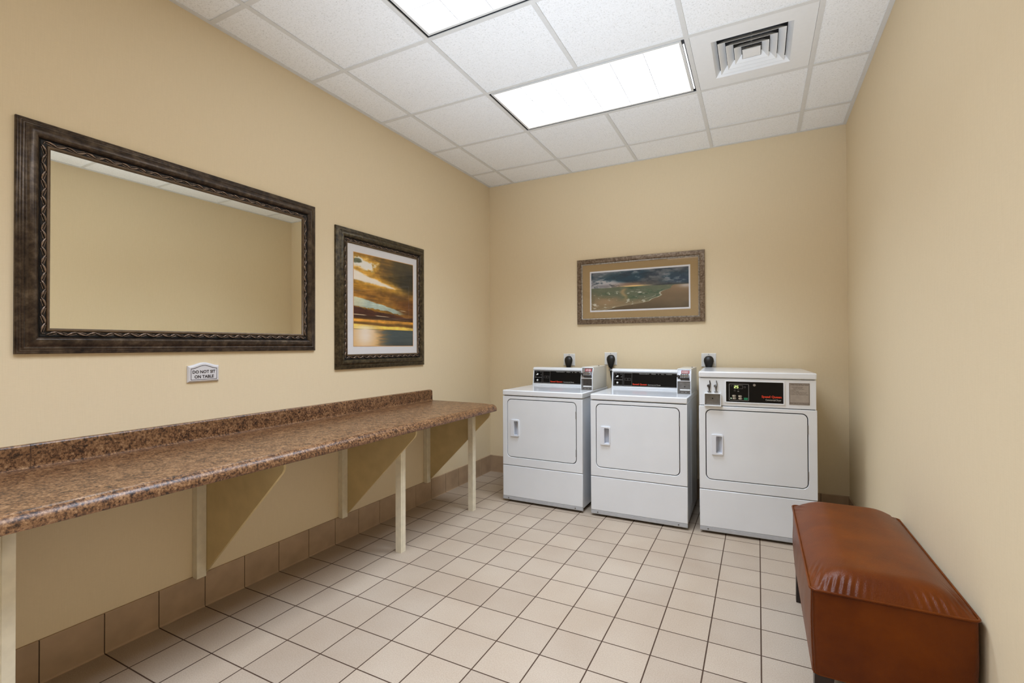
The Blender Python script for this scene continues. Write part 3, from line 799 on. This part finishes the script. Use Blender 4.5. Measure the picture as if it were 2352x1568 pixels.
def tabletop_dryer(label, loc, rz):
    t = thing('coin_dryer', label, 'dryer', loc, rz, 'coin dryers along the back wall')
    dryer_shell(t, False)
    MB().box(-0.001, DW+0.001, -0.003, 0.69, 0.868, 0.911).build('top_panel', ENAMEL, t, bevel=0.007, seg=3)
    # rear control console: side profile (y, z)
    X0, X1 = 0.014, 0.586
    prof = [(0.556, 0.911), (0.556, 0.924), (0.560, 0.927), (0.576, 1.048), (0.572, 1.052), (0.572, 1.060), (0.578, 1.069), (0.588, 1.074), (0.66, 1.074), (0.665, 1.07), (0.665, 0.911)]
    cons = MB().prism(prof, X0, X1+0.05, 'x').build('control_console', ENAMEL, t, bevel=0.0015)
    # face slopes back from (0.560,0.927) to (0.576,1.048)
    def fy(z): return 0.560+(z-0.927)*(0.016/0.121)
    def quad(mb, x0, x1, z0, z1, off, mi=0, skew=0):
        mb.add([(x0, fy(z0)-off, z0), (x1, fy(z0)-off, z0), (x1, fy(z1)-off, z1), (x0, fy(z1)-off, z1)], [(0, 1, 2, 3)], mi)
    q = MB(); fz0, fz1 = 0.929, 1.046
    q.add([(0.026, fy(fz0)-0.0025, fz0), (X1, fy(fz0)-0.0025, fz0), (X1, fy(fz1)-0.0025, fz1), (0.026, fy(fz1)-0.0025, fz1),
           (0.026, fy(fz0)+0.003, fz0), (X1, fy(fz0)+0.003, fz0), (X1, fy(fz1)+0.003, fz1), (0.026, fy(fz1)+0.003, fz1)],
          [(0, 1, 2, 3), (0, 4, 5, 1), (1, 5, 6, 2), (2, 6, 7, 3), (3, 7, 4, 0)])
    face = q.build('face_plate', BLACK, cons)
    ln = MB()
    def outl(x0, x1, z0, z1, w=0.0016):
        for b in ((x0, x1, z0, z0+w), (x0, x1, z1-w, z1), (x0, x0+w, z0, z1), (x1-w, x1, z0, z1)): quad(ln, *b, 0.0029)
    quad(ln, 0.027, X1-0.002, 1.040, 1.0445, 0.0027); quad(ln, 0.027, X1-0.002, 0.930, 0.9335, 0.0027)
    outl(0.033, 0.107, 0.936, 1.039); quad(ln, 0.033, 0.107, 0.980, 0.984, 0.0029)
    outl(0.116, 0.186, 0.936, 1.039); outl(0.126, 0.176, 0.978, 0.996, 0.0012); quad(ln, 0.150, 0.152, 0.978, 0.996, 0.0029)
    for xx, zz in ((0.05, 1.03), (0.092, 1.03), (0.096, 1.006), (0.045, 0.992)): quad(ln, xx-0.004, xx+0.004, zz-0.002, zz+0.002, 0.0029)
    quad(ln, 0.056, 0.072, 0.9405, 0.9425, 0.0029)
    ln.build('printed_lines', LINEG, face)
    # rotary selector and start button
    kz = 1.012; kx = 0.066
    kn = MB().cyl((kx, fy(kz)-0.002, kz), (kx, fy(kz)-0.014, kz), 0.0195, 0.017, 24).build('selector_knob', BLACK, cons)
    pt = MB(); pt.add([(kx-0.016, fy(kz)-0.016, kz-0.009), (kx+0.006, fy(kz)-0.016, kz-0.006), (kx+0.009, fy(kz)-0.016, kz+0.005), (kx-0.002, fy(kz)-0.016, kz+0.008)], [(0, 1, 2, 3)])
    pt.build('pointer', WHITEP, kn)
    MB().cyl((0.063, fy(0.957)-0.002, 0.957), (0.063, fy(0.957)-0.010, 0.957), 0.0085, 0.0068, 18).build('start_button', WHITEP, cons)
    yb = fy(0.945)-0.0031
    lettering('lettering', 'Speed Queen', 0.192, 0.309, 0.9375, 0.9545, yb, RED, face, fat=0.03)
    lettering('lettering', 'Commercial Dryer', 0.318, 0.420, 0.9375, 0.951, yb, CREAMT, face, fat=0.004)
    lettering('lettering', 'PERMANENT    PRESS    &    ALL    FABRIC', 0.246, 0.508, 1.0315, 1.0375, fy(1.034)-0.0031, CREAMT, face)
    # coin box: body with a sloping upper front
    bx0, bx1 = 0.5865, 0.6865
    body = MB().prism([(0.262, 0.911), (0.262, 1.008), (0.292, 1.0975), (0.66, 1.0975), (0.66, 0.911)], bx0, bx1, 'x')
    cbx = body.build('coin_box', ENAMELC, t, bevel=0.0025)
    def sy(z): return 0.262+max(0, z-1.008)*(0.030/0.0895)
    fr = MB()
    # white trim round the two bays
    def strip(x0, x1, z0, z1, pr=0.006):
        fr.add([(x0, sy(z0)-pr, z0), (x1, sy(z0)-pr, z0), (x1, sy(z1)-pr, z1), (x0, sy(z1)-pr, z1), (x0, sy(z0)+0.001, z0), (x1, sy(z0)+0.001, z0), (x1, sy(z1)+0.001, z1), (x0, sy(z1)+0.001, z1)],
               [(0, 1, 2, 3), (0, 4, 5, 1), (1, 5, 6, 2), (2, 6, 7, 3), (3, 7, 4, 0)])
    strip(bx0, bx0+0.004, 1.008, 1.096); strip(bx1-0.005, bx1, 1.008, 1.096); strip(bx0, bx1, 1.091, 1.0965); strip(bx0, bx1, 1.0045, 1.0095)
    strip(bx0, bx0+0.004, 0.912, 1.008); strip(bx1-0.005, bx1, 0.912, 1.008)
    fr.build('bay_trim', ENAMEL, cbx)
    fl = MB(); fl.box(bx0+0.004, bx1-0.005, 0.2605, 0.2619, 0.9125, 1.0045)
    fl.build('lower_bay', STEEL, cbx)
    dr = MB().box(bx0+0.020, bx1-0.007, 0.255, 0.261, 0.937, 0.998).build('coin_door', DSTEEL if label.startswith('leftmost') else STEEL, cbx, bevel=0.0015)
    MB().cyl((bx0+0.056, 0.2555, 0.966), (bx0+0.056, 0.253, 0.966), 0.0042, n=14).build('lock', RUBBER, dr)
    MB().box(bx0+0.022, bx1-0.008, 0.2535, 0.2552, 0.938, 0.947).build('bottom_edge', WHITEP, dr)
    for sx in (0.022, 0.052, 0.078): MB().cyl((bx0+sx, 0.2606, 0.924), (bx0+sx, 0.2596, 0.924), 0.0034, n=10).build('screw', RUBBER, cbx)
    # chrome coin slide
    def at(u, z, o): return (u, sy(z)-o, z)
    up = MB(); up.add([at(bx0+0.004, 1.0095, 0.001), at(bx1-0.005, 1.0095, 0.001), at(bx1-0.005, 1.091, 0.001), at(bx0+0.004, 1.091, 0.001)], [(0, 1, 2, 3)])
    cs = up.build('coin_slide', CHROME, cbx)
    rp = MB(); z0, z1 = 1.062, 1.084
    rp.add([at(bx0+0.030, z0, 0.004), at(bx0+0.086, z0, 0.004), at(bx0+0.086, z1, 0.004), at(bx0+0.030, z1, 0.004), at(bx0+0.030, z0, 0), at(bx0+0.086, z0, 0), at(bx0+0.086, z1, 0), at(bx0+0.030, z1, 0)],
           [(0, 1, 2, 3), (0, 4, 5, 1), (1, 5, 6, 2), (2, 6, 7, 3), (3, 7, 4, 0)])
    rpo = rp.build('slot_plate', REDP, cs)
    for s in range(5):
        xx = bx0+0.0395+s*0.0092; m2 = MB()
        m2.add([at(xx-0.0018, z0+0.002, 0.005), at(xx+0.0018, z0+0.002, 0.005), at(xx+0.0018, z1-0.003, 0.005), at(xx-0.0018, z1-0.003, 0.005)], [(0, 1, 2, 3)])
        m2.build('coin_slot', WHITEP, rpo)
    sl = MB()
    sl.box(bx0+0.026, bx0+0.084, 0.240, 0.272, 1.032, 1.060)
    sl.build('slide_body', CHROME, cs, bevel=0.003)
    sg = MB()
    for s in range(4): sg.cyl((bx0+0.036+s*0.0125, 0.2395, 1.034), (bx0+0.036+s*0.0125, 0.2395, 1.062), 0.0035, n=8)
    sg.build('slide_rib', STEEL, cs)
    hd = MB(); hd.box(bx0+0.002, bx0+0.028, 0.246, 0.268, 1.036, 1.050); hd.cyl((bx0+0.012, 0.246, 1.046), (bx0+0.012, 0.236, 1.046), 0.008, n=12)
    hd.build('slide_handle', DSTEEL, cs, bevel=0.002)
    sd = MB(); sd.box(bx0+0.024, bx0+0.088, 0.248, 0.268, 1.019, 1.030); sd.build('slide_tray', DSTEEL, cs, bevel=0.002)
    MB().cyl((bx0+0.085, 0.48, 1.0975), (bx0+0.085, 0.48, 1.104), 0.006, n=12).build('top_screw', CHROME, cbx)
    return t
tabletop_dryer('leftmost white coin dryer, nearest the folding counter', (0.558, -0.762, 0), 0.0)
tabletop_dryer('middle white coin dryer with a rear control console', (1.311, -0.768, 0), math.radians(0.6))

t = thing('coin_dryer', 'tallest white dryer with digital display, next to the leather bench', 'dryer', (2.0735, -0.748, 0), math.radians(2.6), 'coin dryers along the back wall')
dryer_shell(t, True)
MB().box(-0.001, DW, -0.002, 0.69, 1.0535, 1.094).build('top_panel', ENAMEL, t, bevel=0.007, seg=3)
up = MB().box(0.001, DW-0.003, 0.004, 0.02, 0.8665, 1.050).build('control_panel', ENAMEL, t, bevel=0.003)
Y = 0.004
bz = MB(); holed(bz, rrect(0.162, 0.512, 0.8875, 1.037, 0.006), [rrect(0.170, 0.504, 0.8955, 1.030, 0.003)], Y-0.004, Y+0.001)
bz.build('display_bezel', ENAMEL, up, bevel=0.001, angle=1.2)
fp = MB().box(0.169, 0.505, Y-0.0012, Y, 0.8945, 1.031).build('display_plate', BLACK, up)
ln = MB()
def ol(x0, x1, z0, z1, w, r):
    a = rrect(x0, x1, z0, z1, r, 4); b = rrect(x0+w, x1-w, z0+w, z1-w, max(r-w, 0.0004), 4); n = len(a)
    ln.add([(p[0], Y-0.0017, p[1]) for p in a]+[(p[0], Y-0.0017, p[1]) for p in b], [(i, (i+1) % n, n+(i+1) % n, n+i) for i in range(n)])
ol(0.1865, 0.3065, 0.9045, 1.016, 0.0036, 0.006); ol(0.2155, 0.270, 0.983, 1.0075, 0.0014, 0.003)
ol(0.2765, 0.288, 0.9895, 1.001, 0.0012, 0.0056)
for b in ((0.198, 0.207, 1.001, 1.003), (0.216, 0.228, 0.968, 0.970), (0.238, 0.248, 0.964, 0.969), (0.221, 0.2245, 0.975, 0.9785), (0.2405, 0.244, 0.975, 0.9785)):
    ln.add([(b[0], Y-0.0017, b[2]), (b[1], Y-0.0017, b[2]), (b[1], Y-0.0017, b[3]), (b[0], Y-0.0017, b[3])], [(0, 1, 2, 3)])
ln.build('printed_lines', LINEG, fp)
# seven-segment 2 and 5
def seg7(mb, x, z, w, h, segs, th=0.0019):
    m = h/2; sk = 0.10*h
    S = {'a': (0, h, w, h), 'b': (w, m, w, h), 'c': (w, 0, w, m), 'd': (0, 0, w, 0), 'e': (0, 0, 0, m), 'f': (0, m, 0, h), 'g': (0, m, w, m)}
    for s in segs:
        x0, z0, x1, z1 = S[s]
        dx, dz = x1-x0, z1-z0; L = math.hypot(dx, dz); px, pz = -dz/L*th/2, dx/L*th/2; ex, ez = dx/L*th*0.25, dz/L*th*0.25
        pts = [(x0+px-ex, z0+pz-ez), (x0-px-ex, z0-pz-ez), (x1-px+ex, z1-pz+ez), (x1+px+ex, z1+pz+ez)]
        mb.add([(x+a+sk*b/h, Y-0.0021, z+b) for a, b in pts], [(0, 1, 2, 3)])
dg_ = MB(); seg7(dg_, 0.2195, 0.9885, 0.0085, 0.0145, 'abged'); seg7(dg_, 0.2335, 0.9885, 0.0085, 0.0145, 'afgcd')
dg_.build('lit_digits', GREENL, fp)
for kx, kz in ((0.2065, 0.930), (0.2425, 0.9285), (0.2075, 0.9145), (0.2435, 0.913)):
    k_ = MB().prism(rrect(kx, kx+0.022, kz, kz+0.0115, 0.0052, 5), Y-0.0035, Y-0.001).build('key', KEYM, fp)
    MB().prism(rrect(kx+0.0145, kx+0.0195, kz+0.003, kz+0.0085, 0.002, 3), Y-0.0042, Y-0.0034).build('key_mark', BLACK, k_)
MB().prism(rrect(0.276, 0.3, 0.911, 0.926, 0.003, 4), Y-0.0032, Y-0.001).build('start_key', GREENB, fp)
MB().cyl((0.1995, Y-0.001, 0.9195), (0.1995, Y-0.003, 0.9195), 0.0028, n=12).build('lamp_dot', GREEND, fp)
MB().cyl((0.3385, Y-0.001, 1.0105), (0.3385, Y-0.006, 1.0105), 0.0092, 0.008, 20).build('key_lock', CHROME, fp)
lettering('lettering', 'Speed Queen', 0.380, 0.494, 0.9255, 0.945, Y-0.0018, RED, fp, fat=0.03)
lettering('lettering', 'Commercial Dryer', 0.403, 0.492, 0.9075, 0.9225, Y-0.0018, CREAMT, fp, fat=0.006)
lb = MB().box(0.536, 0.648, Y-0.0015, Y+0.0005, 0.893, 1.0305).build('instruction_label', LABELM, up)
lm_ = MB()
def lab(x0, x1, z0, z1): lm_.add([(x0, Y-0.0019, z0), (x1, Y-0.0019, z0), (x1, Y-0.0019, z1), (x0, Y-0.0019, z1)], [(0, 1, 2, 3)])
for b in ((0.5375, 0.6465, 1.027, 1.029), (0.5375, 0.6465, 0.8945, 0.8962), (0.5375, 0.6465, 0.9065, 0.9077), (0.5375, 0.5395, 0.8945, 1.029), (0.6445, 0.6465, 0.8945, 1.029)): lab(*b)
lm_.build('label_border', LABELT, lb)
lettering('lettering', 'OPERATING INSTRUCTIONS', 0.5425, 0.6415, 1.0165, 1.0235, Y-0.002, LABELT, lb, fat=0.02)
rows = [('1. SELECT FABRIC SETTING', 0.544, 0.610, 1.003), ('NORMAL - HIGH HEAT', 0.559, 0.609, 0.9965), ('DELICATE - LOW HEAT', 0.559, 0.619, 0.990), ('2. LOAD DRYER', 0.544, 0.574, 0.9835),
        ('3. INSERT COINS', 0.544, 0.588, 0.977), ('4. TO START DRYER - PUSH START KEY', 0.544, 0.633, 0.9695), ('5. TO ADD TIME - INSERT MORE COINS', 0.544, 0.628, 0.963), ('6. REMOVE LOAD - WHEN DRYER STOPS', 0.544, 0.638, 0.956)]
for s_, a, b, z in rows: lettering('lettering', s_, a, b, z, z+0.0042, Y-0.002, LABELT, lb)
lettering('lettering', 'PLEASE CLEAN LINT FILTER AFTER EACH USE', 0.541, 0.643, 0.899, 0.9045, Y-0.002, LABELT, lb, fat=0.01)
# coin chutes and return cup
for sx, m_ in ((0.066, DSTEEL), (0.108, STEEL)):
    s_ = MB()
    s_.tube([(sx+0.002, Y-0.003, 1.034), (sx+0.006, Y-0.004, 1.012), (sx, Y-0.006, 0.996), (sx, Y-0.004, 0.972), (sx, Y-0.003, 0.964)], [0.003, 0.004, 0.0075, 0.0038, 0.004], 8)
    s_.box(sx-0.0115, sx+0.0115, Y-0.009, Y+0.001, 0.957, 0.9605)
    s_.cyl((sx-0.006, Y, 0.998), (sx-0.006, Y-0.008, 0.998), 0.0085, n=14)
    s_.build('coin_chute', m_, up, smooth=False)
cp = MB(); holed(cp, rrect(0.034, 0.140, 0.862, 0.949, 0.005), [rrect(0.0385, 0.1335, 0.870, 0.9445, 0.002)], Y-0.020, Y+0.001)
cb = cp.build('coin_return', ENAMEL, up, bevel=0.001, angle=1.2)
MB().box(0.038, 0.134, Y-0.0045, Y-0.001, 0.869, 0.945).build('return_door', STEEL, cb)
MB().cyl((0.086, Y-0.0045, 0.914), (0.086, Y-0.008, 0.914), 0.0045, n=14).build('lock', RUBBER, cb)
MB().box(0.044, 0.130, Y-0.0055, Y-0.0040, 0.8745, 0.8775).build('return_lip', CHROME, cb)

# ------------------------------------------------------------------ folding counter
t = thing('folding_counter', 'long brown speckled laminate counter with cream legs along left wall', 'counter', (0, 0, 0))
Y0, Y1 = -4.62, -1.0
prof = [(0.0012, 0.824), (0.018, 0.8245), (0.5, 0.8235), (0.555, 0.8205), (0.578, 0.8185), (0.588, 0.8192), (0.598, 0.8192), (0.608, 0.817), (0.620, 0.811), (0.629, 0.802), (0.634, 0.790), (0.635, 0.776), (0.632, 0.770), (0.626, 0.7675), (0.600, 0.7675), (0.600, 0.790), (0.0012, 0.790)]
mb = MB(); n = len(prof); SEAM = -3.47
for a, b in ((Y0, SEAM-0.0002), (SEAM+0.0002, Y1)):
    mb.add([(p[0], a, p[1]) for p in prof]+[(p[0], b, p[1]) for p in prof], [tuple(range(n))[::-1], tuple(range(n, 2*n))]+[(i, (i+1) % n, n+(i+1) % n, n+i) for i in range(n)])
wt = mb.build('worktop', ML, t)
for p in wt.data.polygons: p.use_smooth = True
wt.data.set_sharp_from_angle(angle=0.7)
# backsplash with a rounded far top corner and rounded front edge
mb = MB()
sec = [(0.001, 0.9135), (0.012, 0.9135), (0.017, 0.912), (0.020, 0.9075), (0.021, 0.90), (0.021, 0.835), (0.0225, 0.829), (0.027, 0.8248), (0.001, 0.8248)]
for a, b in ((Y0, SEAM-0.0006), (SEAM+0.0006, Y1)):
    stations = [(a, 0), (b-(0.022 if b == Y1 else 0), 0)]
    if b == Y1: stations += [(Y1-0.022*(1-math.sin(q*math.pi/16)), 0.022*(1-math.cos(q*math.pi/16))) for q in range(1, 9)]
    rings = [[(x, yy, min(z, 0.9135-dz) if z > 0.85 else z) for x, z in sec] for yy, dz in stations]
    mb.loft(rings)
mb.build('backsplash', ML, t)
MB().box(0.0012, 0.0209, SEAM-0.0006, SEAM+0.0006, 0.80, 0.909).build('seam_strip', GAP, t)
# legs
for (ly, zt) in ((-1.095, 0.790), (-1.9275, 0.790), (-3.687, 0.790)):
    lg = MB(); lx0, lx1 = 0.430, 0.473
    lg.prism([(lx0, ly), (lx1-0.001, ly), (lx1, ly+0.001), (lx1, ly+0.0105), (lx1-0.002, ly+0.0115), (lx1-0.002, ly+0.013), (lx1, ly+0.014), (lx1, ly+0.043), (lx1-0.001, ly+0.044), (lx0, ly+0.044)], 0.0, zt-0.0005, 'z')
    lg.build('leg', PAINT, t)
# wall brackets: triangular board with a batten
for gy0, side in ((-3.728, 0), (-2.8405, 0), (-1.9405, 0), (-1.0505, 0)):
    g = MB(); g.prism([(0.001, 0.7895), (0.001, 0.168), (0.022, 0.168), (0.600-0.012, 0.722), (0.6, 0.742), (0.6, 0.7895)], gy0, gy0+0.0122, 'y')
    b = g.build('bracket', PAINTB, t, bevel=0.0008)
    MB().box(0.001, 0.038, gy0-0.045, gy0-0.0005, 0.160, 0.7895).build('batten', PAINT, b, bevel=0.001)

# ------------------------------------------------------------------ leather bench
OX0, OX1, OY0, OY1 = 2.584, 3.006, -2.365, -1.435
t = thing('leather_bench', 'brown leather bench with piped edges against the right wall', 'bench', ((OX0+OX1)/2, (OY0+OY1)/2, 0))
hx, hy = (OX1-OX0)/2, (OY1-OY0)/2
def perim(hx, hy, r, n=8, m=90):
    pts = []
    cs = ((hx-r, hy-r, 0), (-hx+r, hy-r, 90), (-hx+r, -hy+r, 180), (hx-r, -hy+r, 270))
    for k, (cx_, cy_, a) in enumerate(cs):
        for i in range(n+1):
            q = math.radians(a+90*i/n); pts.append((cx_+r*math.cos(q), cy_+r*math.sin(q)))
        nx_, ny_, na = cs[(k+1) % 4]; qa = math.radians(na)
        e = (nx_+r*math.cos(qa), ny_+r*math.sin(qa)); s0 = pts[-1]
        for i in range(1, m): pts.append((s0[0]+(e[0]-s0[0])*i/m, s0[1]+(e[1]-s0[1])*i/m))
    return pts
SZ, BZ = 0.462, 0.185
base = perim(hx, hy, 0.022)
def bulge(x, y):
    """position along the side, 0 at the corners and 1 mid side"""
    return max(0, 1-(abs(x)/hx)**4)*(abs(y) > hy-0.02)+max(0, 1-(abs(y)/hy)**4)*(abs(x) > hx-0.02)
rings = []
for k in range(15):
    f = k/14; z = BZ+(SZ-BZ)*f
    bl = math.sin(math.pi*min(1, f*1.02))**0.8
    ring_ = []
    for x, y in base:
        bb = bulge(x, y); o = 0.011*bl*min(1, bb*1.3) - 0.005*(1-f)
        wr = 0.0012*math.sin(x*60+y*47+f*7)*bl*0.6
        L = math.hypot(x/hx, y/hy)
        dx = (1 if x > 0 else -1)*(abs(x) > hx-0.02); dy = (1 if y > 0 else -1)*(abs(y) > hy-0.02)
        xo = x+dx*(o+wr); yo = y+dy*(o+wr)
        xo = min(xo, hx+0.003)
        ring_.append((xo, yo, z))
    rings.append(ring_)
sk = MB(); sk.loft(rings, cap=False)
sk.build('side_upholstery', MLE, t, smooth=True)
# domed top
rings = []
K = 44
for k in range(K+1):
    s = 1-k/K
    ring_ = []
    for x, y in base:
        px_, py_ = x*s, y*s
        # dome: quick rise from the seam, nearly flat in the middle
        ex, ey = 1-abs(px_)/hx, 1-abs(py_)/hy
        d = min(1, (1-(1-min(1, ex*1.6))**2.3))*min(1, (1-(1-min(1, ey*4.6))**2.3))
        z = SZ+0.06*d
        # puckers near the corners
        cxr = max(0, 1-min(hx-abs(px_), hy-abs(py_))/0.07) if s < 1 else 0
        cd = math.hypot(hx-abs(px_), hy-abs(py_))
        if cd < 0.19:
            z += 0.0038*math.sin((abs(px_)*1.0-abs(py_)*0.35)*300)*math.exp(-((cd-0.09)/0.06)**2)*max(0, 1-abs(min(hx-abs(px_), hy-abs(py_))-0.022)/0.03)
        ring_.append((px_, py_, z))
    rings.append(ring_)
tp = MB(); tp.loft(rings[:-1], cap=False)
n = len(base); c0 = len(tp.v); tp.v.append((0, 0, SZ+0.06)); last = (K-1)*n
for i in range(n): tp.f.append((last+i, last+(i+1) % n, c0)); tp.m.append(0)
tp.build('top_upholstery', MLE, t, smooth=True)
pp = [(x*(1+0.002/hx), y*(1+0.002/hy), SZ+0.001) for x, y in base]
pi_ = MB(); pi_.tube(pp, 0.0042, 8, closed=True); pi_.build('piping', MLE, t, smooth=True)
# stitched edge seam down the near corner
sm_ = MB()
sm_.tube([(-hx+0.003-0.001, -hy+0.003, SZ), (-hx+0.0, -hy+0.002, 0.38), (-hx+0.002, -hy+0.002, 0.28), (-hx+0.007, -hy+0.006, BZ+0.002)], 0.0018, 6)
sm_.build('corner_seam', MLE, t)
MB().box(-hx+0.012, hx-0.012, -hy+0.012, hy-0.012, BZ-0.004, BZ+0.03).build('underside', RUBBER, t)
hm = MB(); hm.tube([(x*(1-0.006/hx), y*(1-0.006/hy), BZ-0.001) for x, y in base], 0.0028, 6, closed=True); hm.build('bottom_hem', THREAD if False else MLE, t)
for sx in (-1, 1):
    for sy_ in (-1, 1):
        lx, ly = sx*(hx-0.037), sy_*(hy-0.037)
        tw, bw = 0.028, 0.018
        rg = []
        for z, w, ox, oy in ((0.0, bw, sx*0.010, sy_*0.008), (BZ-0.003, tw, 0, 0)):
            rg.append([(lx+ox-w, ly+oy-w, z), (lx+ox+w, ly+oy-w, z), (lx+ox+w, ly+oy+w, z), (lx+ox-w, ly+oy+w, z)])
        l_ = MB(); l_.loft(rg); l_.build('leg', DWOOD, t, bevel=0.002)
